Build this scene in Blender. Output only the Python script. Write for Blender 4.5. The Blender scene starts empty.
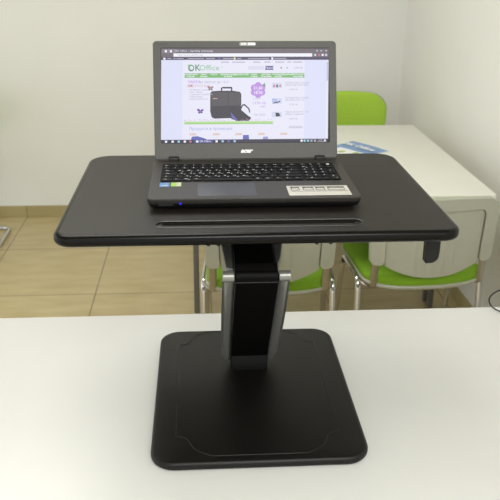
import bpy, bmesh, math, random
from mathutils import Vector, Matrix
random.seed(4)
S = bpy.context.scene
COL = S.collection
PI = math.pi

# ------------------------------------------------------------------ materials
MATS = {}
def srgb(r, g, b):
    f = lambda c: (c/255/12.92) if c/255 <= .04045 else ((c/255+.055)/1.055)**2.4
    return (f(r), f(g), f(b), 1)

def mat(name, rgb, rough=.5, metal=0, noise=0.0, nscale=40, bump=0, bscale=300, emis=0, spec=.5, coat=0):
    if name in MATS: return MATS[name]
    m = bpy.data.materials.new(name); m.use_nodes = True
    nt = m.node_tree; p = nt.nodes['Principled BSDF']
    c = srgb(*rgb)
    p.inputs['Base Color'].default_value = c
    p.inputs['Roughness'].default_value = rough
    p.inputs['Metallic'].default_value = metal
    p.inputs['Specular IOR Level'].default_value = spec
    if coat: p.inputs['Coat Weight'].default_value = coat
    tc = nt.nodes.new('ShaderNodeTexCoord')
    if noise:
        n = nt.nodes.new('ShaderNodeTexNoise'); n.inputs['Scale'].default_value = nscale
        n.inputs['Detail'].default_value = 4
        nt.links.new(tc.outputs['Object'], n.inputs['Vector'])
        r = nt.nodes.new('ShaderNodeValToRGB')
        r.color_ramp.elements[0].position = .3; r.color_ramp.elements[1].position = .7
        r.color_ramp.elements[0].color = (c[0]*(1-noise), c[1]*(1-noise), c[2]*(1-noise), 1)
        r.color_ramp.elements[1].color = (min(1, c[0]*(1+noise)), min(1, c[1]*(1+noise)), min(1, c[2]*(1+noise)), 1)
        nt.links.new(n.outputs['Fac'], r.inputs['Fac'])
        nt.links.new(r.outputs['Color'], p.inputs['Base Color'])
    if bump:
        n2 = nt.nodes.new('ShaderNodeTexNoise'); n2.inputs['Scale'].default_value = bscale
        nt.links.new(tc.outputs['Object'], n2.inputs['Vector'])
        b = nt.nodes.new('ShaderNodeBump'); b.inputs['Strength'].default_value = bump
        b.inputs['Distance'].default_value = .001
        nt.links.new(n2.outputs['Fac'], b.inputs['Height'])
        nt.links.new(b.outputs['Normal'], p.inputs['Normal'])
    if emis:
        p.inputs['Emission Color'].default_value = c
        p.inputs['Emission Strength'].default_value = emis
    MATS[name] = m
    return m

M_WALL = mat('wall_paint', (221, 221, 216), .9, noise=.015, nscale=3, bump=.15, bscale=120)
M_WALLR = mat('wall_paint_right', (222, 221, 215), .9, noise=.015, nscale=3, bump=.15, bscale=120)
M_CEIL = mat('ceiling_paint', (225, 224, 218), .9, noise=.01, nscale=3)
M_DESK = mat('white_laminate', (205, 206, 203), .38, noise=.008, nscale=8, bump=.05, bscale=500)
M_DESKEDGE = mat('laminate_edge', (205, 202, 190), .5, noise=.01)
M_TABLE = mat('cream_laminate', (221, 221, 211), .5, noise=.01, nscale=8)
M_BLACK = mat('black_board', (27, 23, 20), .45, spec=.32, noise=.10, nscale=120, bump=.25, bscale=900)
M_BLACKEDGE = mat('black_bullnose_edge', (7, 7, 7), .24, spec=.16, noise=.05, nscale=60)
M_BASE = mat('black_powder_coat', (7, 6, 5), .44, spec=.30, noise=.08, nscale=120, bump=.2, bscale=900)
M_LINE = mat('base_line', (22, 21, 20), .35, noise=.05)
M_GLOSS = mat('black_gloss_plastic', (8, 7, 7), .38, spec=.2, noise=.05, nscale=30)
M_BLKPL = mat('black_plastic', (14, 14, 15), .5, spec=.3, noise=.05, nscale=30)
M_SILVER = mat('silver_plastic', (128, 128, 124), .36, metal=.5, noise=.03, nscale=80)
M_GREY = mat('grey_steel', (120, 120, 118), .4, metal=.6, noise=.03)
M_LAP = mat('charcoal_laptop_shell', (44, 41, 37), .45, metal=.1, noise=.07, nscale=250, bump=.15, bscale=1500)
M_BEZEL = mat('charcoal_bezel', (70, 69, 66), .5, noise=.08, nscale=250, bump=.2, bscale=1500)
M_LAPBOT = mat('laptop_underside', (13, 13, 13), .45, noise=.05)
M_KEY = mat('key_black', (6, 6, 7), .55, spec=.15, noise=.05)
M_LEG = mat('key_legend', (225, 225, 225), .6, noise=.01)
M_PAD = mat('touchpad_grey', (66, 68, 74), .4, metal=.2, noise=.04, nscale=200)
M_CHROME = mat('chrome', (205, 205, 205), .12, metal=1, noise=.02)
M_SATIN = mat('satin_steel', (175, 170, 158), .3, metal=.9, noise=.03)
M_SHELL = mat('offwhite_chair_plastic', (168, 169, 154), .45, noise=.02, nscale=30, bump=.1, bscale=600)  # off-white plastic, darkened in the colour for the table's shade
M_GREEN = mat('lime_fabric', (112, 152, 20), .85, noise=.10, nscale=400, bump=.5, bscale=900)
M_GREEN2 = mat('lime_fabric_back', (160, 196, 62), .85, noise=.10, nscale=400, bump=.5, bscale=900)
M_WHITE = mat('sticker_white', (192, 190, 181), .45, noise=.01)
M_STKBLUE = mat('sticker_blue', (70, 130, 190), .4, noise=.08, nscale=200)
M_STKGREEN = mat('sticker_green', (150, 190, 60), .4, noise=.08, nscale=200)
M_STKTXT = mat('sticker_print', (60, 60, 60), .5, noise=.02)
M_LOGO = mat('logo_silver', (225, 225, 225), .35, noise=.01)
M_PAPERB = mat('brochure_blue', (118, 148, 190), .5, noise=.12, nscale=40)
M_PAPERW = mat('brochure_white', (222, 226, 226), .6, noise=.02)
M_PAPERG = mat('brochure_green', (165, 180, 90), .6, noise=.1, nscale=60)
M_RUB = mat('black_rubber', (18, 18, 18), .7, noise=.05)
M_DULL = mat("dull_black", (6, 6, 6), .6, noise=.03, spec=.12)
M_HOLE = mat('slot_floor', (6, 6, 6), .8, noise=.02, spec=.1)
M_RIM = mat('slot_rim_highlight', (44, 43, 41), .35, noise=.03)
M_LED = mat('led_blue', (30, 30, 235), .4, emis=1.0)
M_LAMP = mat('added_panel_diffuser', (255, 250, 240), .5, emis=3)

def tile_mat(name, base, var, grout, bw, bh, ox, oy, vertical=False):
    m = bpy.data.materials.new(name); m.use_nodes = True
    nt = m.node_tree; N = nt.nodes; L = nt.links; p = N['Principled BSDF']
    g = N.new('ShaderNodeNewGeometry'); mp = N.new('ShaderNodeMapping')
    mp.inputs['Location'].default_value = (-ox + 20*bw, -oy + 20*bh, 0)
    L.new(g.outputs['Position'], mp.inputs['Vector'])
    b = N.new('ShaderNodeTexBrick'); b.offset = 0; b.squash = 1
    b.inputs['Scale'].default_value = 1; b.inputs['Brick Width'].default_value = bw
    b.inputs['Row Height'].default_value = bh; b.inputs['Mortar Size'].default_value = .0028
    b.inputs['Mortar Smooth'].default_value = .2
    b.inputs['Color1'].default_value = (1, 1, 1, 1); b.inputs['Color2'].default_value = (.96, .96, .96, 1)
    b.inputs['Mortar'].default_value = (0, 0, 0, 1)
    L.new(mp.outputs['Vector'], b.inputs['Vector'])
    n = N.new('ShaderNodeTexNoise'); n.inputs['Scale'].default_value = 5; n.inputs['Detail'].default_value = 8
    ms = N.new('ShaderNodeMapping'); ms.inputs['Scale'].default_value = (1, 3.2, 1)
    L.new(g.outputs['Position'], ms.inputs['Vector']); L.new(ms.outputs['Vector'], n.inputs['Vector'])
    r = N.new('ShaderNodeValToRGB')
    r.color_ramp.elements[0].color = srgb(*base); r.color_ramp.elements[0].position = .3
    r.color_ramp.elements[1].color = srgb(*var); r.color_ramp.elements[1].position = .72
    L.new(n.outputs['Fac'], r.inputs['Fac'])
    mx = N.new('ShaderNodeMix'); mx.data_type = 'RGBA'; mx.blend_type = 'MULTIPLY'; mx.inputs[0].default_value = 1
    L.new(r.outputs['Color'], mx.inputs[6]); L.new(b.outputs['Color'], mx.inputs[7])
    m2 = N.new('ShaderNodeMix'); m2.data_type = 'RGBA'
    L.new(b.outputs['Fac'], m2.inputs[0]); L.new(mx.outputs[2], m2.inputs[6]); m2.inputs[7].default_value = srgb(*grout)
    L.new(m2.outputs[2], p.inputs['Base Color'])
    p.inputs['Roughness'].default_value = .38
    return m
M_FLOOR = tile_mat('beige_floor_tile', (176, 159, 116), (192, 177, 136), (112, 100, 78), .567, .608, -.53, 3.37)
M_BASEB = tile_mat('beige_tile_skirting', (158, 144, 100), (170, 156, 112), (122, 108, 78), .567, .608, -.53, 3.37)

# ------------------------------------------------------------------ helpers
class MB:
    """collects geometry of one mesh"""
    def __init__(s): s.v = []; s.f = []; s.m = []; s.mats = []
    def mi(s, m):
        if m not in s.mats: s.mats.append(m)
        return s.mats.index(m)
    def add(s, verts, faces, m, T=None):
        o = len(s.v); k = s.mi(m)
        for p in verts: s.v.append(tuple(T @ Vector(p)) if T is not None else tuple(p))
        for f in faces: s.f.append([i+o for i in f]); s.m.append(k)
        return s
    def rings(s, rings, m, T=None, cap=True, closed=False, capmat=None):
        n = len(rings[0]); vs = [p for r in rings for p in r]; fs = []
        R = len(rings)
        for i in range(R if closed else R-1):
            a = i*n; b = ((i+1) % R)*n
            for j in range(n):
                k = (j+1) % n
                fs.append([a+j, a+k, b+k, b+j])
        s.add(vs, fs, m, T)
        if cap and not closed:
            s.add(rings[0], [list(range(n))[::-1]], m, T)
            s.add(rings[-1], [list(range(n))], capmat or m, T)
        return s
    def box(s, x0, x1, y0, y1, z0, z1, m, T=None):
        v = [(x0,y0,z0),(x1,y0,z0),(x1,y1,z0),(x0,y1,z0),(x0,y0,z1),(x1,y0,z1),(x1,y1,z1),(x0,y1,z1)]
        return s.add(v, [(3,2,1,0),(4,5,6,7),(0,1,5,4),(1,2,6,5),(2,3,7,6),(3,0,4,7)], m, T)
    def slab(s, x0, x1, y0, y1, r, prof, m, T=None, n=8, capmat=None):
        """rounded rectangle stacked in z: prof = [(inset, z), ...] bottom to top"""
        rg = [[(x, y, z) for x, y in rrect(x0+i, x1-i, y0+i, y1-i, (max(r[0]-i, .0005), max(r[1]-i, .0005)) if isinstance(r, tuple) else max(r-i, .0005), n)] for i, z in prof]
        return s.rings(rg, m, T, capmat=capmat)
    def prism(s, pts, z0, z1, m, T=None):
        return s.rings([[(x, y, z0) for x, y in pts], [(x, y, z1) for x, y in pts]], m, T)
    def tube(s, pts, r, m, n=10, closed=False, flat=1.0, T=None):
        P = [Vector(p) for p in pts]; R = []; N = len(P)
        up = None
        for i in range(N):
            if closed: t = (P[(i+1) % N]-P[i-1])
            else: t = P[min(i+1, N-1)]-P[max(i-1, 0)]
            t.normalize()
            if up is None:
                a = Vector((0, 0, 1)) if abs(t.z) < .9 else Vector((1, 0, 0))
                up = (a - t*a.dot(t)).normalized()
            else:
                up = (up - t*up.dot(t)).normalized()
            sd = t.cross(up)
            R.append([tuple(P[i]+sd*(math.cos(2*PI*k/n)*r*flat)+up*(math.sin(2*PI*k/n)*r)) for k in range(n)])
        return s.rings(R, m, T, closed=closed)
    def cyl(s, a, b, r, m, n=20, bev=0):
        a = Vector(a); b = Vector(b); t = (b-a).normalized()
        u = (Vector((0,0,1)) if abs(t.z) < .9 else Vector((1,0,0))); u = (u-t*u.dot(t)).normalized(); w = t.cross(u)
        L = (b-a).length
        prof = [(0, r)] if not bev else [(0, r-bev), (bev, r)]
        prof += [(L, r)] if not bev else [(L-bev, r), (L, r-bev)]
        return s.rings([[tuple(a+t*h+u*math.cos(2*PI*k/n)*q+w*math.sin(2*PI*k/n)*q) for k in range(n)] for h, q in prof], m)
    def text(s, txt, size, m, T, align='CENTER', shear=0, bold=0, sx=1, depth=0):
        cu = bpy.data.curves.new('t', 'FONT'); cu.body = txt; cu.size = size; cu.align_x = align; cu.align_y = 'CENTER'
        cu.shear = shear; cu.offset = bold; cu.resolution_u = 2; cu.extrude = depth
        o = bpy.data.objects.new('t', cu); COL.objects.link(o)
        dg = bpy.context.evaluated_depsgraph_get(); me = o.evaluated_get(dg).to_mesh()
        vs = [(v.co.x*sx, v.co.y, v.co.z) for v in me.vertices]; fs = [list(p.vertices) for p in me.polygons]
        o.evaluated_get(dg).to_mesh_clear(); bpy.data.objects.remove(o); bpy.data.curves.remove(cu)
        return s.add(vs, fs, m, T)
    def build(s, name, parent=None, smooth=35, bevel=0, segs=2, loc=None):
        me = bpy.data.meshes.new(name); me.from_pydata(s.v, [], s.f)
        for m in s.mats: me.materials.append(m)
        for p, k in zip(me.polygons, s.m): p.material_index = k
        bm = bmesh.new(); bm.from_mesh(me)
        bmesh.ops.remove_doubles(bm, verts=bm.verts, dist=1e-6)
        bm.to_mesh(me); bm.free()
        me.shade_smooth(); me.set_sharp_from_angle(angle=math.radians(smooth))
        o = bpy.data.objects.new(name, me); COL.objects.link(o)
        if parent: o.parent = parent
        if loc: o.location = loc
        if bevel:
            b = o.modifiers.new('edge', 'BEVEL'); b.width = bevel; b.segments = segs; b.limit_method = 'ANGLE'
            b.angle_limit = math.radians(40); b.harden_normals = True
        return o

def rrect(x0, x1, y0, y1, r, n=8):
    # r: one radius, or (front, back)
    rf, rb = r if isinstance(r, tuple) else (r, r)
    pts = []
    for cx, cy, a, q in ((x1-rf, y0+rf, -PI/2, rf), (x1-rb, y1-rb, 0, rb), (x0+rb, y1-rb, PI/2, rb), (x0+rf, y0+rf, PI, rf)):
        for k in range(n+1):
            t = a+PI/2*k/n; pts.append((cx+q*math.cos(t), cy+q*math.sin(t)))
    return pts

def path(pts, r, n=6):
    """polyline with filleted corners"""
    P = [Vector(p) for p in pts]; out = [P[0]]
    for i in range(1, len(P)-1):
        a = (P[i-1]-P[i]); b = (P[i+1]-P[i]); d = min(r, a.length*.49, b.length*.49)
        A = P[i]+a.normalized()*d; B = P[i]+b.normalized()*d
        for k in range(n+1):
            t = k/n; out.append(A*(1-t)**2+P[i]*2*t*(1-t)+B*t*t)
    out.append(P[-1]); return out

def bull(z0, z1, b, n=5):
    """bullnose profile (inset, z)"""
    o = []
    for k in range(n+1):
        t = PI/2*k/n; o.append((b*(1-math.sin(t)), z0+b*(1-math.cos(t))))
    for k in range(n+1):
        t = PI/2*k/n; o.append((b*(1-math.cos(t)), z1-b*(1-math.sin(t))))
    return o

def thing(name, label, cat, loc=(0,0,0), rz=0, group=None):
    o = bpy.data.objects.new(name, None); COL.objects.link(o); o.empty_display_size = .1
    o.location = loc; o.rotation_euler = (0, 0, rz); o['label'] = label; o['category'] = cat
    if group: o['group'] = group
    return o
def struct(o): o['kind'] = 'structure'; return o
def boolean(o, cutter):
    md = o.modifiers.new('b', 'BOOLEAN'); md.object = cutter; md.operation = 'DIFFERENCE'; md.solver = 'EXACT'
    dg = bpy.context.evaluated_depsgraph_get(); dg.update()
    me = bpy.data.meshes.new_from_object(o.evaluated_get(dg)); o.modifiers.clear()
    me.shade_smooth(); me.set_sharp_from_angle(angle=math.radians(35))
    o.data = me; bpy.data.objects.remove(cutter)

# ------------------------------------------------------------------ room
XW, YW = 1.228, 4.535
struct(MB().box(-4.2, XW+.1, -1.6, YW+.1, -.05, 0, M_FLOOR).build('floor'))
struct(MB().box(-4.2, XW+.1, YW, YW+.1, 0, 2.75, M_WALL).build('wall_back'))
struct(MB().box(XW, XW+.1, -1.6, YW, 0, 2.75, M_WALLR).build('wall_right'))
struct(MB().box(-4.3, XW+.1, -1.6, YW+.1, 2.75, 2.8, M_CEIL).build('ceiling'))
struct(MB().box(-4.2, XW-.010, YW-.010, YW, 0, .073, M_BASEB).build('baseboard_back', bevel=.002))
struct(MB().box(XW-.010, XW, -1.6, YW, 0, .073, M_BASEB).build('baseboard_right', bevel=.002))

# ------------------------------------------------------------------ front desk
DX0, DX1, DY0, DY1, DZ = -1.30, 1.20, .86, 1.677, .74
t = thing('desk', 'long white desk across the foreground holding the black desk riser', 'desk', ((DX0+DX1)/2, (DY0+DY1)/2, 0))
cx, cy = (DX0+DX1)/2, (DY0+DY1)/2
w, d = (DX1-DX0)/2, (DY1-DY0)/2
MB().slab(-w, w, -d, d, .006, bull(DZ-.025, DZ, .0015, 2), M_DESK).build('desktop', t)
for sx in (-1, 1):
    MB().box(sx*(w-.05)-.012, sx*(w-.05)+.012, -d+.03, d-.03, 0, DZ-.025, M_DESK).build('side_panel', t, bevel=.001)
MB().box(-w+.062, w-.062, -.01, .008, .35, DZ-.025, M_DESK).build('modesty_panel', t, bevel=.001)

# ------------------------------------------------------------------ desk riser
ZB, ZT = .758, 1.158                    # top of base plate, top of raised desktop
RX, RY = .096, 1.314
rs = thing('desk_riser', 'black sit-stand desk riser with silver-edged column carrying the laptop', 'desk riser', (RX, RY, .74))
def L(x, y, z): return (x-RX, y-RY, z-.74)
TR = Matrix.Translation((-RX, -RY, -.74))
bp = MB().slab(-.0990, .2940, 1.0690, 1.5570, .045, bull(.741, ZB, .007, 4), M_BASE, TR, n=10).build('base_plate', rs)
# engraved line that runs round the plate, with stepped corners
def notch(cxs, cys, sx, sy):
    # from the side edge to the front/back edge, one S-shaped step
    p = [(0.0, .062), (.018, .055), (.026, .040), (.034, .022), (.048, .010), (.064, 0.0)]
    return [(cxs+sx*a, cys+sy*b) for a, b in p]
x0, x1, y0, y1 = -.055, .247, 1.088, 1.548
pts = []
for c, rev in ((notch(x0, y0, 1, 1), False), (notch(x1, y0, -1, 1), True), (notch(x1, y1, -1, -1), False), (notch(x0, y1, 1, -1), True)):
    pts += c[::-1] if rev else c
ln = MB()
loop = []
P3 = [(x, y, ZB+.0001) for x, y in pts]
N = len(P3)
for i in range(N):
    for k in range(5):
        tt = k/5; p0, p1, p2, p3 = (Vector(P3[(i+j-1) % N]) for j in range(4))
        if (p2-p1).length > .08: loop.append(p1.lerp(p2, tt)); continue
        loop.append(.5*((2*p1)+(-p0+p2)*tt+(2*p0-5*p1+4*p2-p3)*tt**2+(-p0+3*p1-3*p2+p3)*tt**3) if (p1-p0).length < .08 and (p3-p2).length < .08 else p1.lerp(p2, tt))
ln.tube(loop, .0007, M_LINE, n=6, closed=True, T=TR)
ln.build('groove_line', bp)

# raised desktop with a long tablet slot
dt = MB().slab(-.2435, .4345, 1.1335, 1.6435, (.032, .048), bull(ZT-.020, ZT, .0080, 9)+[(.0092, ZT)], M_BLACKEDGE, TR, n=12, capmat=M_BLACK).build('raised_desktop', rs)
cut = MB().slab(-.078, .272, 1.168, 1.200, .0155, [(0, ZT-.007), (0, ZT+.02)], M_BLKPL, TR, n=8).build('cutter', rs)
bpy.context.view_layer.update()
boolean(dt, cut)
slot = MB().slab(-.0775, .2715, 1.1685, 1.1995, .015, [(0, ZT-.0072), (0, ZT-.0018)], M_BLACK, TR, n=8).build('tablet_slot', dt)
slit = MB().slab(-.068, .262, 1.1845, 1.1965, .0055, [(0, ZT-.0068), (0, ZT+.02)], M_BLKPL, TR, n=6).build('cutter', dt)
bpy.context.view_layer.update()
boolean(slot, slit)
MB().slab(-.069, .263, 1.1835, 1.1975, .006, [(0, ZT-.0071), (0, ZT-.0066)], M_HOLE, TR, n=6).build('slit_floor', slot)
MB().tube([(x, y, ZT+.0002) for x, y in rrect(-.078, .272, 1.168, 1.200, .0155, 8)], .0013, M_RIM, n=8, closed=True, T=TR).build('slot_rim_highlight', slot)  # thin paler ring painted as the highlight along the slot's lip

# column
P0 = Vector((0, 1.398, .785)); P1 = Vector((0, 1.192, 1.062))
d = (P1-P0); LEN = d.length; d.normalize()
nrm = Vector((0, -d.z, d.y)); nrm = Vector((0, -abs(d.z), -abs(d.y)))
# frame: local x = x, local y = along the arm, local z = outward (towards the front)
TA = TR @ Matrix(((1, 0, 0, .0945), (0, d.y, nrm.y, P0.y), (0, d.z, nrm.z, P0.z), (0, 0, 0, 1)))
MB().box(-.039, .039, -.006, LEN-.012, -.030, .012, M_GLOSS, TA).build('lower_arm', rs, bevel=.002)
MB().cyl(TA @ Vector((-.038, LEN-.014, -.004)), TA @ Vector((.038, LEN-.014, -.004)), .0085, M_DULL, 28, .001).build('elbow_cover', rs)
def rail(s):
    r = MB()
    prof = []
    for k in range(17):
        tt = k/16; y = -.012+tt*(LEN-.004)
        wv = .0190 + (.0035*(1-tt) if s > 0 else 0) + .002*tt + .0035*math.sin(PI*tt)*(1 if s > 0 else .3)
        h = .010 - .002*tt - .007*math.sin(PI*tt)
        prof.append((y, wv, h))
    rg = []
    for y, wv, h in prof:
        a, b = .0395, .0395+wv
        e_ = 1 if tt < .8 else 1-(tt-.8)/.2*.75
        sec = [(a, -.036*e_), (b-.005, -.036*e_), (b-.001, -.032*e_), (b, -.02*e_), (b-.003, h-.012), (b-.009, h-.002), (a+.004, h), (a, h-.003)]
        if s < 0: sec = [(-x, z) for x, z in sec][::-1]
        rg.append([(x, y, z) for x, z in sec])
    r.rings(rg, M_SILVER, TA)
    return r.build('silver_rail', rs, smooth=50)
for s in (-1, 1): rail(s)
for s in (-1, 1):
    c = MB(); a = .0395 if s > 0 else -.0395
    o = TA
    p = TA @ Vector((s*.0395, LEN-.013, -.002)); q = TA @ Vector((s*.0605, LEN-.013, -.002))
    c.cyl(p, q, .0100, M_SILVER, 28, .0012)
    c.build('elbow_cap', rs)
# upper arm: goes back from the elbow and up under the desktop
P2 = Vector((0, 1.204, 1.048)); P3v = Vector((0, 1.47, 1.082))
e = (P3v-P2); LE = e.length; e.normalize(); up = Vector((0, -e.z, e.y))
TU = TR @ Matrix(((1, 0, 0, .0945), (0, e.y, up.y, P2.y), (0, e.z, up.z, P2.z), (0, 0, 0, 1)))
MB().prism([(-.038, .0), (.038, .0), (.0385, LE), (-.0385, LE)], -.012, .005, M_GLOSS, TU).build('upper_arm', rs, bevel=.003)
for s in (-1, 1):
    q = [(s*.0388, .034), (s*.0430, .042), (s*.050, .07), (s*.058, .12), (s*.062, .17), (s*.062, LE-.01), (s*.0388, LE-.01)]
    if s < 0: q = [(-.0388, .026), (-.0535, .030), (-.056, .07), (-.060, .12), (-.062, LE-.01), (-.0388, LE-.01)][::-1]
    MB().prism(q, -.014, .004, M_SILVER, TU).build('side_plate', rs, bevel=.003)
MB().box(-.045, .045, -.0, .10, 0, .030, M_GLOSS, TR @ Matrix.Translation((.0945, 1.42, 1.108))).build('mounting_block', rs, bevel=.003)
MB().slab(-.02, .21, 1.22, 1.56, .02, [(0, 1.128), (0, 1.1385)], M_BLKPL, TR).build('mounting_plate', rs)
# hinge bracket at the base
b = MB()
b.prism([(1.372, ZB-.001), (1.435, ZB-.001), (1.432, .790), (1.415, .812), (1.395, .812), (1.374, .778)], -.0385, .0385, M_DULL,
        TR @ Matrix(((0, 0, 1, .0945), (1, 0, 0, 0), (0, 1, 0, 0), (0, 0, 0, 1))))
b.build('hinge_bracket', rs, bevel=.002)
MB().cyl(L(.048, 1.413, .795), L(.141, 1.413, .795), .009, M_BLKPL, 20, .001).build('hinge_pin', rs)
# rubber bumpers below the front edge
for x in (.010, .027, .196, .220):
    MB().cyl(L(x, 1.185, 1.1185), L(x, 1.185, 1.1385), .0035, M_RUB, 12, .001).build('underside_screw', rs)
# lever
lv = MB()
lv.prism([(.389, 1.136), (.3895, 1.0785), (.391, 1.0775), (.403, 1.0785), (.409, 1.082), (.413, 1.088), (.414, 1.098), (.414, 1.136)], -.010, .010, M_BLKPL,
         TR @ Matrix(((1, 0, 0, 0), (0, 0, 1, 1.195), (0, 1, 0, 0), (0, 0, 0, 1))))
lv.box(.385, .430, 1.18, 1.27, 1.131, 1.1385, M_BLKPL, TR)
lv.build('lift_lever', rs, bevel=.002)

# ------------------------------------------------------------------ laptop
LX, LY, LZ = -.0961, 1.2641, 1.1583
W = .3816
lp = thing('laptop', 'open charcoal laptop showing a web shop, on the raised black desktop', 'laptop', (LX, LY, LZ), -.0016)
T0 = Matrix.Identity(4)
DK = .0225                              # deck height
base = MB()
base.slab(.0, W, -.011, .2475, .010, [(.010, .0025), (.005, .006), (.0015, .013)], M_LAPBOT, n=6)
base.slab(.0, W, -.011, .2475, .010, [(.0015, .013), (0, .0165), (0, DK-.0015), (.0012, DK)], M_LAP, n=6)
base.build('laptop_base', lp)
MB().slab(.012, .03, .005, .02, .004, [(0, 0), (0, .004)], M_RUB).build('rubber_foot', lp)
MB().slab(W-.03, W-.012, .005, .02, .004, [(0, 0), (0, .004)], M_RUB).build('rubber_foot', lp)
MB().slab(.012, .03, .22, .235, .004, [(0, 0), (0, .004)], M_RUB).build('rubber_foot', lp)
MB().slab(W-.03, W-.012, .22, .235, .004, [(0, 0), (0, .004)], M_RUB).build('rubber_foot', lp)
pl = MB().box(.057, .060, -.0125, -.0105, .0125, .0155, M_LED); pl.build('power_light', lp)
MB().box(.020, .046, -.0112, -.0085, .010, .0142, M_LAPBOT).build('card_reader_slot', lp)
# keyboard
kb = MB().slab(.0185, .3635, .0915, .2145, .004, [(0, DK-.001), (0, DK+.0003)], M_DULL).build('keyboard', lp)
def key(x0, x1, y0, y1, leg=None, white=False):
    k = MB()
    k.slab(x0, x1, y0, y1, .0015, [(0, DK+.0004), (0, DK+.0016), (.0009, DK+.0022)], M_KEY, n=2)
    if leg:
        k.text(leg, .0062 if len(leg) == 1 else .0040, M_LEG, Matrix.Translation(((x0*.62+x1*.38), (y0*.4+y1*.6), DK+.00235)), bold=.0001)
        if len(leg) == 1 and leg.isalpha() and (x1-x0) < .018:
            cyr = dict(zip('QWERTYUIOPASDFGHJKLZXCVBNM', 'ЯВЕРТЪУИОПАСДФГХЙКЛЗЬЦЖБНМ')).get(leg, 'Ч')
            k.text(cyr, .0050, M_LEG, Matrix.Translation(((x0*.25+x1*.75), (y0*.75+y1*.25), DK+.00235)))
    if white: k.box(x0+.004, x1-.004, y0+.004, y1-.004, DK+.0022, DK+.0024, M_LEG)
    k.build('key', kb, smooth=30)
g = .0028; u = .0190
rows = [.0935, .1128, .1321, .1514, .1707, .1900]      # y starts, bottom to top
KH = .0193-g
X0 = .0205
numx = .2955
def row(y, h, ks):
    x = X0
    tot = sum(k[1] for k in ks); span = numx-.004-X0
    for leg, wd in ks:
        w_ = wd/tot*span
        if leg != '_gap': key(x, x+w_-g, y, y+h, leg or None)
        x += w_
row(rows[5], .0145, [('Esc', 1)]+[('F%d' % i, .93) for i in range(1, 13)]+[('Prt', .9), ('Del', .9)])
row(rows[4], KH, [('~', 1)]+[(c, 1) for c in '1234567890-=']+[('<-', 1.9)])
row(rows[3], KH, [('Tab', 1.5)]+[(c, 1) for c in 'QWERTYUIOP[]']+[('|', 1.4)])
row(rows[2], KH, [('Caps', 1.75)]+[(c, 1) for c in "ASDFGHJKL;'"]+[('Ent', 2.15)])
row(rows[1], KH, [('Sh', 1.35)]+[(c, 1) for c in "\\ZXCVBNM,./"]+[('Sh', 2.55)])
row(rows[0], KH, [('Ctrl', 1.2), ('Fn', 1), ('W', 1), ('Alt', 1.1), (None, 5.2), ('Alt', 1), ('Ctrl', 1.1), ('<', 1), ('^', 1), ('>', 1.0)])
nw = (.3620-numx)/4
for r_, ks in enumerate(['0.', '123', '456', '789', 'N/*-']):
    y = rows[r_]
    if r_ == 0:
        key(numx, numx+2*nw-g, y, y+KH, '0'); key(numx+2*nw, numx+3*nw-g, y, y+KH, '.')
    else:
        for j, c in enumerate(ks): key(numx+j*nw, numx+(j+1)*nw-g, y, y+KH, c)
key(numx+3*nw, numx+4*nw-g, rows[0], rows[1]+KH, 'E'); key(numx+3*nw, numx+4*nw-g, rows[2], rows[3]+KH, '+')
for j in range(3): key(numx+j*nw, numx+(j+1)*nw-g, rows[5], rows[5]+.0145, ('Hm', 'Pg', 'Pg')[j])
key(numx+3*nw, numx+4*nw-g, rows[5], rows[5]+.0145, None, True)
MB().slab(.089, .195, .003, .082, .002, [(0, DK-.001), (0, DK+.0003), (.0004, DK+.0004)], M_PAD).build('touchpad', lp)
# stickers
st = MB().slab(.2525, .3655, .0005, .0575, .002, [(0, DK-.0005), (0, DK+.0003)], M_WHITE)
def T2(x, y, z): return Matrix.Translation((x, y, z))
for i, (a, b_, s_) in enumerate(((.259, .275, '15.6'), (.281, .301, '4GB'), (.305, .322, '1TB'), (.327, .358, 'GeForce'))):
    st.box(a, b_, .030, .050, DK+.0002, DK+.0004, M_STKTXT)
    st.box(a+.0015, b_-.0015, .0325, .0415, DK+.0004, DK+.0005, M_WHITE)
    st.text(s_, .0075, M_WHITE, T2((a+b_)/2, .046, DK+.0006), sx=.75)
st.box(.259, .362, .0235, .0255, DK+.0002, DK+.0004, M_STKTXT)
st.box(.259, .360, .0515, .0530, DK+.0002, DK+.0004, M_STKTXT)
st = st.build('spec_sticker', lp); st['label'] = 'long white specification sticker'
sb = MB().slab(.0185, .0370, .0615, .0860, .001, [(0, DK-.0005), (0, DK+.0003)], M_STKBLUE)
sb.box(.0215, .0340, .066, .070, DK+.0003, DK+.0004, M_WHITE)
sb.text('inside', .007, M_WHITE, T2(.0277, .077, DK+.0005), sx=.8)
sb = sb.build('blue_sticker', lp); sb['label'] = 'small blue sticker'
sg = MB().slab(.0395, .0585, .0635, .0870, .001, [(0, DK-.0005), (0, DK+.0003)], M_STKGREEN)
sg.box(.050, .0575, .0640, .0865, DK+.0003, DK+.0004, M_WHITE)
sg = sg.build('green_sticker', lp); sg['label'] = 'small green and white sticker'
# hinges
for a in (.0290, .3330):
    MB().slab(a, a+.0215, .236, .254, .003, bull(.015, .0295, .002, 3), M_LAPBOT).build('hinge_cover', lp)
# lid
TH = .3588
O = Vector((0, .2465, .021))
TL = Matrix(((1, 0, 0, 0), (0, math.sin(TH), -math.cos(TH), O.y), (0, math.cos(TH), math.sin(TH), O.z), (0, 0, 0, 1)))
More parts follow.
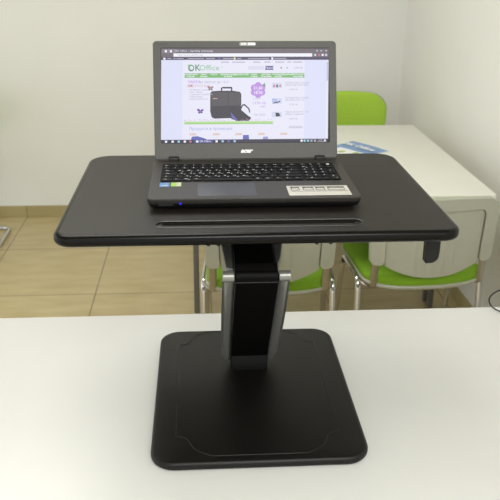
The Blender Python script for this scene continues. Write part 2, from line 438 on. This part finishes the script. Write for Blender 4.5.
# lid local: x across, y up the lid, z towards the viewer
ld = MB()
ld.slab(.0005, W-.0005, .0035, .2465, .008, [(.003, -.0085), (.0003, -.0065), (0, -.001), (.0008, 0)], M_BEZEL, TL, n=6)
ld.slab(.0165, W-.0155, .0355, .2325, .001, [(0, 0), (0, .0002)], M_BLKPL, TL, n=2)
ld = ld.build('lid', lp)
lg = MB().text('acer', .0125, M_LOGO, TL @ T2(.190, .0195, .0004), shear=.35, bold=.0007, sx=1.05).build('maker_logo', ld)
bd = MB().slab(.179, .2135, .2365, .2435, .003, [(0, 0), (0, .0006)], M_GREY, TL, n=4)
bd.box(.197, .2120, .2378, .2424, .0006, .0009, M_LOGO, TL)
bd.text('ACER', .0052, M_LOGO, TL @ T2(.188, .240, .0009), bold=.0002, sx=.8)
bd = bd.build('lid_badge', ld)
ft = MB().text('Aspire E15', .0045, M_LAPBOT, TL @ T2(.022, .2395, .0004)).build('model_text', ld)

# ---- screen picture (one flat emissive display)
ES = .98
def em(name, rgb, k=1.0):
    m = mat('screen_'+name, rgb, .35, emis=ES*k)
    m.node_tree.nodes['Principled BSDF'].inputs['Base Color'].default_value = (.003, .003, .003, 1)
    m.node_tree.nodes['Principled BSDF'].inputs['Specular IOR Level'].default_value = .2
    return m
def sx_(px, py): return .0180+(px-(161.0+2*(py-50)/94))/166.3*.3470
def sy_(py): return .2307-(py-49.7)/93.3*.1937
dsp = MB(); lev = [0]
def Q(px0, py0, px1, py1, m, k=1):
    z = .0003+.00012*k
    v = [(sx_(px0, py1), sy_(py1), z), (sx_(px1, py1), sy_(py1), z), (sx_(px1, py0), sy_(py0), z), (sx_(px0, py0), sy_(py0), z)]
    dsp.add(v, [(0, 1, 2, 3)], m, TL)
def PG(pts, m, k=2):
    z = .0003+.00012*k
    dsp.add([(sx_(a, b), sy_(b), z) for a, b in pts], [list(range(len(pts)))], m, TL)
def TX(s, px, py, h, m, align='LEFT', k=4, bold=0, sx=1):
    dsp.text(s, h*.00208*1.35, m, TL @ T2(sx_(px, py), sy_(py), .0003+.00012*k), align=align, bold=bold, sx=sx)
def EL(cx_, cy_, rx, ry, m, k=3, n=16, rot=0):
    PG([(cx_+rx*math.cos(2*PI*i/n)*math.cos(rot)-ry*math.sin(2*PI*i/n)*math.sin(rot), cy_+rx*math.cos(2*PI*i/n)*math.sin(rot)+ry*math.sin(2*PI*i/n)*math.cos(rot)) for i in range(n)][::-1], m, k)
e_page = em('page', (226, 226, 243)); e_side = em('side', (216, 219, 244)); e_white = em('white', (238, 238, 248))
e_title = em('title', (108, 100, 108)); e_tab = em('tab', (128, 120, 130)); e_book = em('bookmark_bar', (72, 66, 96))  # title bar is dark; its colour is lightened for the reflection on the screen
e_green = em('green', (116, 178, 104)); e_pale = em('palegreen', (160, 196, 170)); e_logo = em('logo', (96, 150, 110))
e_txt = em('text', (168, 166, 186)); e_txt2 = em('text_dark', (120, 118, 150)); e_navy = em('navy', (86, 88, 140))
e_pur = em('purple', (186, 140, 222)); e_vio = em('violet', (110, 62, 160)); e_bag = em('bag', (44, 40, 54)); e_bag2 = em('bag_light', (72, 68, 76))
e_bagk = em('bag_dark', (36, 32, 48)); e_or = em('orange', (214, 176, 156)); e_task = em('taskbar', (38, 34, 62)); e_taskh = em('taskbar_active', (74, 72, 140))
e_blue = em('blue', (92, 96, 180)); e_grass = em('grass', (176, 214, 140)); e_pink = em('pink', (196, 152, 190)); e_brown = em('brown', (150, 120, 120))
e_box = em('search_box', (212, 212, 232)); e_red = em('red', (196, 110, 130)); e_cyan = em('cyan', (150, 200, 225))
Q(161, 49.7, 327.6, 143, e_page, 0)
Q(161, 49.7, 327.6, 54.2, e_title, 1); Q(161.6, 50.2, 176, 54.2, e_tab, 2)
for a in (164.5, 169.5): Q(a, 51.2, a+2, 53.6, e_white, 3)
TX('OK Office - онлайн магазин', 174, 52.2, 2.2, e_box, k=4)
Q(161, 54.2, 327.6, 58.2, e_title, 1); Q(173, 54.5, 311, 57.8, e_white, 2)
TX('http://www.okoffice.bg', 177, 56.2, 2, e_txt, k=4)
for a, c in ((314, e_box), (318, e_red), (321.5, e_white), (325, e_box)): Q(a-1, 55.1, a+1, 57.2, c, 3)
for a in (316, 320, 325): Q(a-.8, 51.5, a+.8, 52.4, e_box, 3)
Q(161, 58.2, 327.6, 61, e_book, 1)
Q(163, 58.8, 165.2, 60.6, e_white, 2)
for a, b_ in ((167, 171), (173, 175), (176, 183), (187, 203), (205, 214), (222, 232), (236, 240), (247, 268), (273, 285)): Q(a, 59.2, b_, 60.1, e_txt, 2)
for a, c in ((218, e_blue), (233.5, em('yellow', (230, 220, 150))), (271, e_white)): Q(a-1, 58.6, a+1, 60.7, c, 3)
Q(161, 61, 182, 140, e_side, 1); Q(303.5, 61, 327.6, 140, e_side, 1)
Q(325.2, 61, 327.4, 140, e_page, 2); Q(325.6, 63, 327.2, 82, em('scroll', (190, 188, 224)), 3)
for a, b_ in ((220, 228), (231, 244), (252, 259), (263, 269), (274, 283), (286, 290), (292, 301)): Q(a, 62.8, b_, 63.7, e_txt, 2)
# shop logo
EL(190.5, 69, 3.1, 3.4, e_logo, 2); EL(190.8, 68.8, 1.8, 2.0, e_page, 3)
PG([(187, 66.3), (188.5, 65.4), (190.3, 67.4), (189.2, 68.2)], e_green, 4)
TX('K', 194, 69, 6.2, e_logo, bold=.0004); TX('Office', 198.4, 69, 5.6, e_pale, bold=.0002, sx=1.08)
Q(247, 67.2, 263, 70.8, e_box, 2); Q(264, 67, 272, 71, e_navy, 3); TX('Търси', 268, 69, 2.2, e_white, 'CENTER')
EL(280, 69, .9, .9, e_red, 3); EL(286, 69, .9, .9, e_pale, 3); TX('0.00 лв', 293, 69, 2, e_txt)
TX('*', 220, 69, 3, e_pale)
Q(184, 74.2, 303.3, 78.7, e_green, 2)
for i, (a, s1, s2) in enumerate(((190, 'КАНЦЕЛАРИЯ', 'и хартия'), (203, 'ОФИС', 'техника'), (213, 'ЧАНТИ', ''), (227, 'ОБЗАВЕЖДАНЕ', 'за офиса'), (240, 'КОНСУМАТИВИ', ''), (253, 'КАФЕ', 'и храна'), (265, 'ХИГИЕНА', 'почистване'), (277, 'УЧИЛИЩНИ', 'пособия'), (286, 'ПОДАРЪЦИ', ''), (297, 'ПРОМОЦИИ', 'намаления'))):
    TX(s1, a, 75.6, 1.5, e_white, 'CENTER', bold=.0001); TX(s2, a, 77.4, 1.4, e_white, 'CENTER', bold=.0001)
# banner
TX('ЧАНТА', 187, 83, 2.7, e_pur, bold=.0002); TX('за лаптоп до 15.6"', 198.5, 83, 2.6, e_txt)
TX('OK', 187, 86.8, 2.6, e_red, bold=.0003); TX('OFFICE BAG', 191.5, 86.8, 2.5, em('rose', (206, 170, 190)))
for i, s_ in enumerate(('- материал: полиестер', '- цвят: черен', '- с дръжка и джобове', '- подплатена', '- размер 40x30 см')):
    TX(s_, 187.5, 90.6+2.3*i, 1.7, e_txt)
def wing(cx_, cy_, k, m):
    EL(cx_-1.3*k, cy_-1.0*k, 1.5*k, 1.0*k, m, 4, rot=.7); EL(cx_+1.4*k, cy_-.8*k, 1.6*k, .9*k, m, 4, rot=-.5)
    EL(cx_-.8*k, cy_+1.0*k, 1.0*k, .8*k, m, 4); EL(cx_+1.0*k, cy_+.9*k, 1.1*k, .7*k, m, 4)
wing(209.5, 89.2, 1.1, e_brown); wing(199.6, 112, 1.2, e_vio)
bag = [(209.5, 94), (211, 92), (218, 91.6), (232, 91.6), (239, 92.8), (240.3, 95), (240.3, 117), (236, 118.6), (214, 119.3), (211, 118), (209.5, 112)]
PG(bag[::-1], e_bag, 2)
PG([(210.5, 94.5), (212, 93), (239, 93.5), (239.5, 106), (211, 107)][::-1], e_bag2, 3)
Q(227, 92.6, 227.6, 107, e_bag, 4); Q(212, 99, 216.5, 99.7, e_or, 4)
for a, b_, c, d_ in ((220, 91.8, 221.3, 88.4), (221.3, 89.4, 231, 87.8), (230, 91.8, 231.3, 88.6)): Q(a, min(b_, d_), c, max(b_, d_), e_bag, 3)
Q(221.3, 89.4, 230, 91.6, e_page, 5)
PG([(228.5, 108.5), (232, 106.4), (236, 107.2), (247.5, 116.8), (250.5, 118.5), (248, 121.6), (236, 121.8), (230.5, 119.6), (228.6, 114)][::-1], e_bagk, 5)
PG([(239.5, 108.8), (241.5, 105.2), (244, 105), (248.6, 109.4), (249.3, 113.4), (248.2, 113.4), (247.4, 110), (243.6, 106.4), (242, 106.6), (240.6, 109.8)][::-1], e_bagk, 5)
PG([(229.6, 113), (231, 119), (237, 121)][::-1], e_blue, 6)
for i in range(60):
    a = 184+88*i/60; h = random.uniform(.6, 1.6)
    PG([(a, 124.6), (a+1.7, 124.6), (a+.9, 122.6-h*.4)], e_grass, 3)
    if random.random() < .7: EL(a, 121.2-random.uniform(0, 1.4), .45, .45, e_pink, 6, 6)
Q(184, 122.0, 272, 124.8, e_grass, 2)
Q(184, 124.0, 272, 124.7, em('grass_dark', (140, 190, 110)), 4)
for i in range(6): EL(257+4.6*math.cos(PI/2+i*PI/3), 91+4.6*math.sin(PI/2+i*PI/3), 3.3, 3.3, e_pur, 3)
EL(257, 91, 4.4, 4.4, e_pur, 4)
TX('21.60', 257, 89, 3, e_white, 'CENTER', k=6, bold=.0001); TX('18.00', 257, 93.8, 3, e_white, 'CENTER', k=6, bold=.0001); TX('лв', 257, 91.3, 1.6, e_white, 'CENTER', k=6)
PG([(261, 87), (263.5, 83.5), (264.5, 87.8)][::-1], e_logo, 6)
TX('с ДДС', 256, 99.4, 1.8, e_txt, 'CENTER'); TX('13.90 лв', 258, 104, 2.8, e_pur, 'CENTER'); TX('цена', 262, 107.4, 1.8, e_pur, 'CENTER'); TX('без ДДС', 259, 115.6, 2, e_txt, 'CENTER')
for (y, ) in ((86.5,), (102,), (115.5,)):
    Q(271, y-2.6, 281, y+2.6, em('thumb', (204, 208, 232)), 2)
for a, b_, c in ((273, 2, e_red), (276, 2.2, e_bag2), (279, 1.6, e_red)): EL(a, 87, .9, b_*.7, c, 4)
PG([(271.4, 104), (274, 103), (277, 102.6), (279, 101.6), (279.4, 102.8), (277, 104), (272, 104.6)][::-1], e_navy, 4); Q(271, 99.5, 276, 103, em('sky_thumb', (170, 184, 226)), 3)
PG([(274.5, 113.6), (278, 113.8), (279.6, 117), (275, 117.6)][::-1], e_bag, 4)
for y, s_ in ((83.8, ('Клавиатура и мишка', 'безжичен комплект', '24.90 лв')), (98.8, ('Органайзер за бюро', 'метален 3 рафта', '12.30 лв')), (113, ('Чанта за лаптоп 15.6', 'черна, с дръжка', '18.00 лв'))):
    TX(s_[0], 284, y, 1.8, e_txt); TX(s_[1], 284, y+2.2, 1.8, e_txt); TX(s_[2], 288, y+6.8, 1.8, e_txt)
TX('Продукти в промоция', 188.5, 129.3, 3.0, em('link', (156, 160, 214)), sx=1.0)
Q(289, 126.8, 301, 129.6, e_box, 2); TX('Вижте всички', 295, 128.2, 1.6, e_txt, 'CENTER')
for a in (192.5, 215.5, 238, 260.5, 283): Q(a-3.4, 133.7, a+3.4, 135.7, e_or, 3); TX('ПРОМО', a, 134.7, 1.4, e_white, 'CENTER')
PG([(190.5, 140.2), (191.5, 137), (197, 136.6), (203, 138.4), (207, 140.2)][::-1], e_blue, 3)
PG([(242, 140.2), (242.3, 135.8), (248, 135.6), (248.4, 140.2)][::-1], e_blue, 3)
PG([(262, 140.2), (262.4, 137.6), (267, 137.4), (267.6, 140.2)][::-1], em('lilac', (150, 150, 210)), 3)
Q(161, 140, 327.6, 143.4, e_task, 4)
Q(193.5, 140, 212.5, 143.4, e_taskh, 5)
TX('OK Office', 199, 141.8, 2, e_white, k=6)
for a, c in ((166, e_white), (172.5, e_white), (178.5, e_cyan), (184.5, e_white), (190, e_red), (196.8, e_white), (216, e_white), (222, e_cyan), (228, e_blue), (234, e_cyan), (301, e_white), (304, e_cyan), (307.5, e_cyan), (311, e_txt), (314.5, e_txt), (324.5, e_box)):
    Q(a-1.1, 140.8, a+1.1, 142.9, c, 6)
TX('11:42', 320, 141.2, 1.4, e_white, 'CENTER', k=6); TX('27.4.2016', 320, 142.7, 1.2, e_white, 'CENTER', k=6)
dp = dsp.build('display', lp, smooth=10); dp['label'] = 'lit screen showing an office supplies web shop'

# ------------------------------------------------------------------ table in the corner
TX0, TX1, TY0, TY1 = -.055, 1.100, 2.592, 3.775
tb = thing('table', 'cream table in the corner behind the riser, with chairs at both ends', 'table', ((TX0+TX1)/2, (TY0+TY1)/2, 0))
w, d = (TX1-TX0)/2, (TY1-TY0)/2
MB().slab(-w, w, -d, d, .012, bull(.712, .74, .003, 3), M_TABLE).build('tabletop', tb)
yl = 3.22-(TY0+TY1)/2
for sx in (-1, 1):
    for yy in (yl, -yl):
        MB().box(sx*(w-.025)-.0125, sx*(w-.025)+.0125, yy-.0125, yy+.0125, 0, .712, M_GREY).build('leg', tb, bevel=.003)
    MB().box(sx*(w-.025)-.010, sx*(w-.025)+.010, -yl, yl, .67, .712, M_GREY).build('side_rail', tb, bevel=.002)

# ------------------------------------------------------------------ brochure
br = MB()
bx, by = .712, 3.408
a = Vector((.128, -.173)).normalized(); c = Vector((-a.y, a.x)); c = -c if c.x > 0 else c
N1, N2 = 14, 10
LWx, LWy = .215, .297
def BP(s_, t_, z): p = Vector((bx, by))+a*(s_*LWx)+c*(t_*LWy); return (p.x, p.y, .7405+z+.004*math.sin(PI*s_)*(1-t_)+.004*(1-s_)**3*(1-t_)**3)
def sheet(m, s0, s1, t0, t1, z0, th=.0003):
    vs = []; fs = []
    for k in (0, 1):
        for i in range(N1+1):
            for j in range(N2+1): vs.append(BP(s0+(s1-s0)*i/N1, t0+(t1-t0)*j/N2, z0+k*th))
    K = (N1+1)*(N2+1)
    for i in range(N1):
        for j in range(N2):
            q = [i*(N2+1)+j, (i+1)*(N2+1)+j, (i+1)*(N2+1)+j+1, i*(N2+1)+j+1]
            fs.append([K+v for v in q][::-1]); fs.append(q)
    ring = [i*(N2+1) for i in range(N1+1)]+[N1*(N2+1)+j for j in range(1, N2+1)]+[i*(N2+1)+N2 for i in range(N1-1, -1, -1)]+[j for j in range(N2-1, 0, -1)]
    for i in range(len(ring)):
        p, q = ring[i], ring[(i+1) % len(ring)]; fs.append([p, q, q+K, p+K])
    br.add(vs, fs, m)
sheet(M_PAPERW, 0, 1, 0, 1, 0, .003)
sheet(M_PAPERB, .0, 1, 0, 1, .0032)
sheet(M_PAPERW, .18, .95, .42, .95, .0036)
for s_, t_, r_ in ((.45, .60, .06), (.72, .50, .05), (.62, .78, .07), (.84, .66, .05), (.3, .85, .05)):
    sheet(M_PAPERG, s_-r_, s_+r_, t_-r_, t_+r_, .0040)
ang = math.atan2(a.y, a.x)
p = BP(.44, .22, .0046+.003)
br.text('OK Office', .046, M_PAPERW, Matrix.Translation(p) @ Matrix.Rotation(ang, 4, 'Z'), bold=.003)
bo = br.build('brochure', smooth=40)
bo['label'] = 'blue and white printed brochure lying on the cream table beside the laptop screen'; bo['category'] = 'brochure'

# ------------------------------------------------------------------ chairs
def column_shape(mb, xs, zt, zb, yf, yb, nz, m):
    """solid between zb(x)..zt(x), faces at yf / yb"""
    fr = []; bk = []
    for x in xs:
        a_, b_ = zb(x), zt(x)
        fr.append([(x, yf(x, a_+(b_-a_)*k/nz), a_+(b_-a_)*k/nz) for k in range(nz+1)])
        bk.append([(x, yb(x, a_+(b_-a_)*k/nz), a_+(b_-a_)*k/nz) for k in range(nz+1)])
    rg = [f + b[::-1] for f, b in zip(fr, bk)]
    n = nz+1; n2 = 2*n
    vs = [p for r in rg for p in r]; fs = []
    for i in range(len(rg)-1):
        for j in range(n2):
            k = (j+1) % n2; fs.append([i*n2+j, i*n2+k, (i+1)*n2+k, (i+1)*n2+j])
    for i in (0, len(rg)-1):
        for j in range(n-1):
            q = [i*n2+j, i*n2+j+1, i*n2+n2-2-j, i*n2+n2-1-j]; fs.append(q if i == 0 else q[::-1])
    k_ = [(TAPER(v)) for v in vs] if TAPER else vs
    mb.add(k_, fs, m)
TAPER = None

def corner_top(x, hw, z, r, crown=0):
    ax = abs(x); zz = z-crown*(ax/hw)**2
    if ax > hw-r: zz -= r-math.sqrt(max(0, r*r-(ax-hw+r)**2))
    return zz
def corner_bot(x, hw, z, r):
    ax = abs(x)
    return z+(r-math.sqrt(max(0, r*r-(ax-hw+r)**2)) if ax > hw-r else 0)

def make_chair(loc, rz, label, top=.770, bot=.520, full=False, hw=.236, group=None, crown=.01, rtop=.045):
    t = thing('conference_chair', label, 'chair', loc, rz, group)
    mid = bot-.048
    global TAPER
    TAPER = lambda v: (v[0]*(.97+.06*(v[2]-bot)/(top-bot)), v[1], v[2])
    YB = -.205
    bend = lambda x: .55*x*x
    def dense(h, n=34): return [h*math.sin(PI*(k/n-.5)) for k in range(n+1)]
    gi = hw-.052
    # outer frame of the back, an upside-down U with ears
    fx = [-v for v in (hw, hw-.001, hw-.003, hw-.008, hw-.015, hw-.025, hw-.035, hw-.045, gi+.0005)] + [-gi+.0001, -gi+.006, -gi+.014, -gi+.024] + [(-gi+.024)+(2*gi-.048)*k/14 for k in range(1, 15)] + [gi-.014, gi-.006, gi-.0001] + [gi+.0005, hw-.045, hw-.035, hw-.025, hw-.015, hw-.008, hw-.003, hw-.001, hw]
    zin = top-.045
    def fb(x):
        ax = abs(x)
        if ax > gi: return corner_bot(abs(ax-(hw+gi)/2), (hw-gi)/2, bot, .018)
        r = .024
        return zin-(r-math.sqrt(max(0, r*r-(ax-gi+r)**2)) if ax > gi-r else 0)
    f = MB(); ft_ = lambda x: max(corner_top(x, hw, top, rtop, crown), fb(x)+.002)
    column_shape(f, fx, ft_, fb, lambda x, z: YB+bend(x), lambda x, z: YB-.024+bend(x), 8, M_SHELL)
    f.build('back_frame', t, smooth=40, bevel=.004, segs=3)
    # recessed centre panel with ribs, its lower edge sagging between the ears
    p = MB(); pi = gi-.003
    px = [pi*(k/60*2-1) for k in range(61)]
    pb = lambda x: bot-.004-(bot-mid)*(1-(abs(x)/pi)**2.2)
    pt = lambda x: zin-.003-(.022-math.sqrt(max(0, .022**2-(abs(x)-pi+.022)**2)) if abs(x) > pi-.022 else 0)
    def rib(x, z):
        s_ = 0
        if pb(x)+.02 < z < zin-.03:
            for c_ in (-.072, -.036, 0, .036, .072):
                s_ += .003*math.exp(-((x-c_)/.004)**2)
        return YB-.016+bend(x)-s_
    column_shape(p, px, pt, pb, lambda x, z: YB-.002+bend(x), rib, 24, M_SHELL)
    p.build('back_panel', t, smooth=60)
    # green back cushion on the sitter's side
    c_ = MB(); ch = hw-(.0 if full else .012); ct = top+(.004 if full else -.016)
    cxs = dense(ch, 40)
    def puff(x, z):
        ex = 1-(abs(x)/ch)**6; 
        zc = (ct+bot)/2; ez = 1-min(1, abs(z-zc)/((ct-bot)/2+.001))**6
        return .004+.020*max(0, ex)**.5*max(0, ez)**.5
    column_shape(c_, cxs, lambda x: corner_top(x, ch, ct, rtop+.015, crown*1.6), lambda x: corner_bot(x, ch, bot+.005, .03),
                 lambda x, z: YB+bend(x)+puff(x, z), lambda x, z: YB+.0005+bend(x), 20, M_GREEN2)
    c_.build('back_cushion', t, smooth=60)
    # seat
    def seat_outline(g_=0):
        pts_ = []
        w_, f_, r_ = .236+g_, .235+g_, .165+g_
        for k in range(13):                       # front corners and edge, then the rounded rear
            a_ = PI/2*k/12; pts_.append((w_-.06+.06*math.cos(a_), f_-.06+.06*math.sin(a_)))
        for k in range(13):
            a_ = PI/2+PI/2*k/12; pts_.append((-w_+.06+.06*math.cos(a_), f_-.06+.06*math.sin(a_)))
        for k in range(33):
            a_ = PI+PI*k/32; cc, ss = math.cos(a_), math.sin(a_)
            pts_.append((w_*math.copysign(abs(cc)**.62, cc), -.100-(.110+g_)*abs(ss)**.80))
        return pts_
    def sag(x, y): return -.012*math.cos(min(1, abs(x)/.26)*PI/2)
    def ring(g_, z): return [(x, y, z+sag(x, y)) for x, y in seat_outline(g_)]
    s_ = MB(); s_.rings([ring(-.05, .415), ring(-.012, .420), ring(0, .430), ring(.001, .437), ring(-.004, .442)], M_SHELL)
    s_.build('seat_shell', t, smooth=60)
    s2 = MB(); rg = [ring(-.004, .4422), ring(-.003, .450), ring(-.006, .462), ring(-.016, .470), ring(-.05, .474), ring(-.12, .474), ring(-.20, .473)]
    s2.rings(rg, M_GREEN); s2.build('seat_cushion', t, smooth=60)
    # tube frame
    for sx in (-1, 1):
        q = path([(sx*.247, -.150, .004), (sx*.243, -.105, .428), (sx*.238, .135, .428), (sx*.250, .215, .004)], .045, 8)
        lp_ = MB().tube(q, .0115, M_CHROME, n=14, flat=.8).build('leg_loop', t, smooth=60)
        for y_ in (-.150, .215):
            MB().cyl((sx*.250, y_, 0), (sx*.250, y_, .022), .0135, M_RUB, 14, .002).build('foot_cap', lp_)
        MB().cyl((sx*.224, .115, .410), (sx*.250, .115, .410), .010, M_RUB, 16, .002).build('bolt', t)
        MB().tube(path([(sx*(hw-.030), -.140, .412), (sx*(hw-.030), -.176, .418), (sx*(hw-.030), YB+.014, bot+.06)], .02), .006, M_SATIN, n=12, flat=2.4).build('back_post', t, smooth=60)
    cb = MB().tube(path([(-.243, -.095, .420), (-.225, -.140, .410), (.225, -.140, .410), (.243, -.095, .420)], .03), .007, M_SATIN, n=10)
    cb.build('cross_bar', t, smooth=60)
    MB().tube([(-.24, .11, .416), (.24, .11, .416)], .009, M_CHROME, n=10).build('cross_bar', t, smooth=60)
    return t
G = 'green conference chairs at the near end of the cream table'
make_chair((.823, 2.680, 0), math.radians(4), 'green-seated chair with off-white back, right of the riser column at the table', group=G)
make_chair((.250, 2.655, 0), math.radians(-3), 'green-seated chair with off-white back, seen behind the riser column', group=G)
make_chair((.820, 3.985, 0), PI, 'lime green padded chair facing the camera at the far end of the table', top=.838, bot=.56, full=True, hw=.232, crown=.016, rtop=.085)

# cantilever chair at the left wall: only the end of its floor tube reaches the frame
def cantilever(loc):
    t = thing('cantilever_chair', 'chrome tube chair at the far left, only its floor tube in view', 'chair', loc)
    hw = .235
    q = [(hw-.01, -.22, .44), (hw, -.25, .43), (hw, -.27, .012), (hw, .27, .012), (-hw, .27, .012), (-hw, -.27, .012), (-hw, -.25, .43), (-hw+.01, -.22, .44)]
    MB().tube(path(q, .06, 8), .0125, M_CHROME, n=14).build('tube_frame', t, smooth=60)
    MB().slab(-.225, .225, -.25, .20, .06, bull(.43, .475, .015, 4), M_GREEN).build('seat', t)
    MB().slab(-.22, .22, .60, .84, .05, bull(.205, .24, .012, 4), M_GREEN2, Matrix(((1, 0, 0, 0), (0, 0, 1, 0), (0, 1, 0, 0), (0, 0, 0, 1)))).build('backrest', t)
    for sx in (-1, 1):
        MB().tube(path([(sx*.2, -.1, .428), (sx*.2, .235, .428), (sx*.2, .25, .80)], .05), .010, M_CHROME, n=12).build('back_support', t, smooth=60)
cantilever((-1.148-.235, 4.235-.20, 0))

# ------------------------------------------------------------------ cable on the desk
cb = MB()
cp = [(1.02, 1.46, .7432), (.93, 1.50, .7432), (.84, 1.555, .7432), (.780, 1.605, .7434), (.745, 1.640, .745), (.728, 1.655, .752), (.722, 1.664, .764), (.730, 1.672, .776), (.752, 1.676, .787), (.80, 1.672, .794), (.87, 1.64, .790), (.95, 1.58, .765), (1.00, 1.53, .748), (1.06, 1.50, .7432)]
sm = []
for i in range(len(cp)-1):
    p0, p1, p2, p3 = (Vector(cp[min(max(i+j-1, 0), len(cp)-1)]) for j in range(4))
    for k in range(6):
        tt = k/6; sm.append(.5*((2*p1)+(-p0+p2)*tt+(2*p0-5*p1+4*p2-p3)*tt**2+(-p0+3*p1-3*p2+p3)*tt**3))
sm.append(Vector(cp[-1]))
cb.tube(sm, .0019, M_RUB, n=8)
co = cb.build('cable', smooth=60); co['label'] = 'thin black cable looping over the right rear edge of the white desk'; co['category'] = 'cable'

# ------------------------------------------------------------------ lights
def panel(x, y, w_, h_, e_):  # unseen panels, placed and powered to balance the light on desk and walls
    t = thing('added_ceiling_light', 'unseen square ceiling panel added to light the room', 'ceiling light', (x, y, 2.75), group='added ceiling light panels')
    MB().box(-w_/2-.02, w_/2+.02, -h_/2-.02, h_/2+.02, -.015, 0, M_GREY).build('frame', t)
    m = MB().box(-w_/2, w_/2, -h_/2, h_/2, -.020, -.015, M_LAMP).build('diffuser', t)
    ld_ = bpy.data.lights.new('panel_light', 'AREA'); ld_.shape = 'RECTANGLE'; ld_.size = w_; ld_.size_y = h_; ld_.energy = e_
    ld_.color = (1, .995, .98)
    lo = bpy.data.objects.new('panel_light', ld_); COL.objects.link(lo); lo.location = (x, y, 2.72)
panel(-.5, 2.5, 1.2, 1.2, 19)
panel(.3, -.9, 1.2, 1.2, 62)
wd = bpy.data.worlds.new('daylight'); S.world = wd; wd.use_nodes = True
bg = wd.node_tree.nodes['Background']; bg.inputs[0].default_value = (.965, 1, 1.0, 1); bg.inputs[1].default_value = 1.45

# ------------------------------------------------------------------ camera
F, PITCH, YAW, ROLL = 748.088, .385874, .068341, .0082798
fwd = Vector((math.sin(YAW)*math.cos(PITCH), math.cos(YAW)*math.cos(PITCH), -math.sin(PITCH)))
rt = Vector((math.cos(YAW), -math.sin(YAW), 0)); upv = rt.cross(fwd)
r2 = rt*math.cos(ROLL)+upv*math.sin(ROLL); u2 = -rt*math.sin(ROLL)+upv*math.cos(ROLL)
cd = bpy.data.cameras.new('camera'); cam = bpy.data.objects.new('camera', cd); COL.objects.link(cam)
cam.matrix_world = Matrix(((r2.x, u2.x, -fwd.x, 0), (r2.y, u2.y, -fwd.y, 0), (r2.z, u2.z, -fwd.z, 1.592176), (0, 0, 0, 1)))
cd.sensor_width = 36; cd.lens = F/500*36; cd.clip_start = .05
cd.dof.use_dof = True; cd.dof.focus_distance = 1.45; cd.dof.aperture_fstop = 11
S.camera = cam
S.view_settings.view_transform = 'Standard'; S.view_settings.look = 'None'; S.view_settings.gamma = 1
S.view_settings.exposure = 0.0
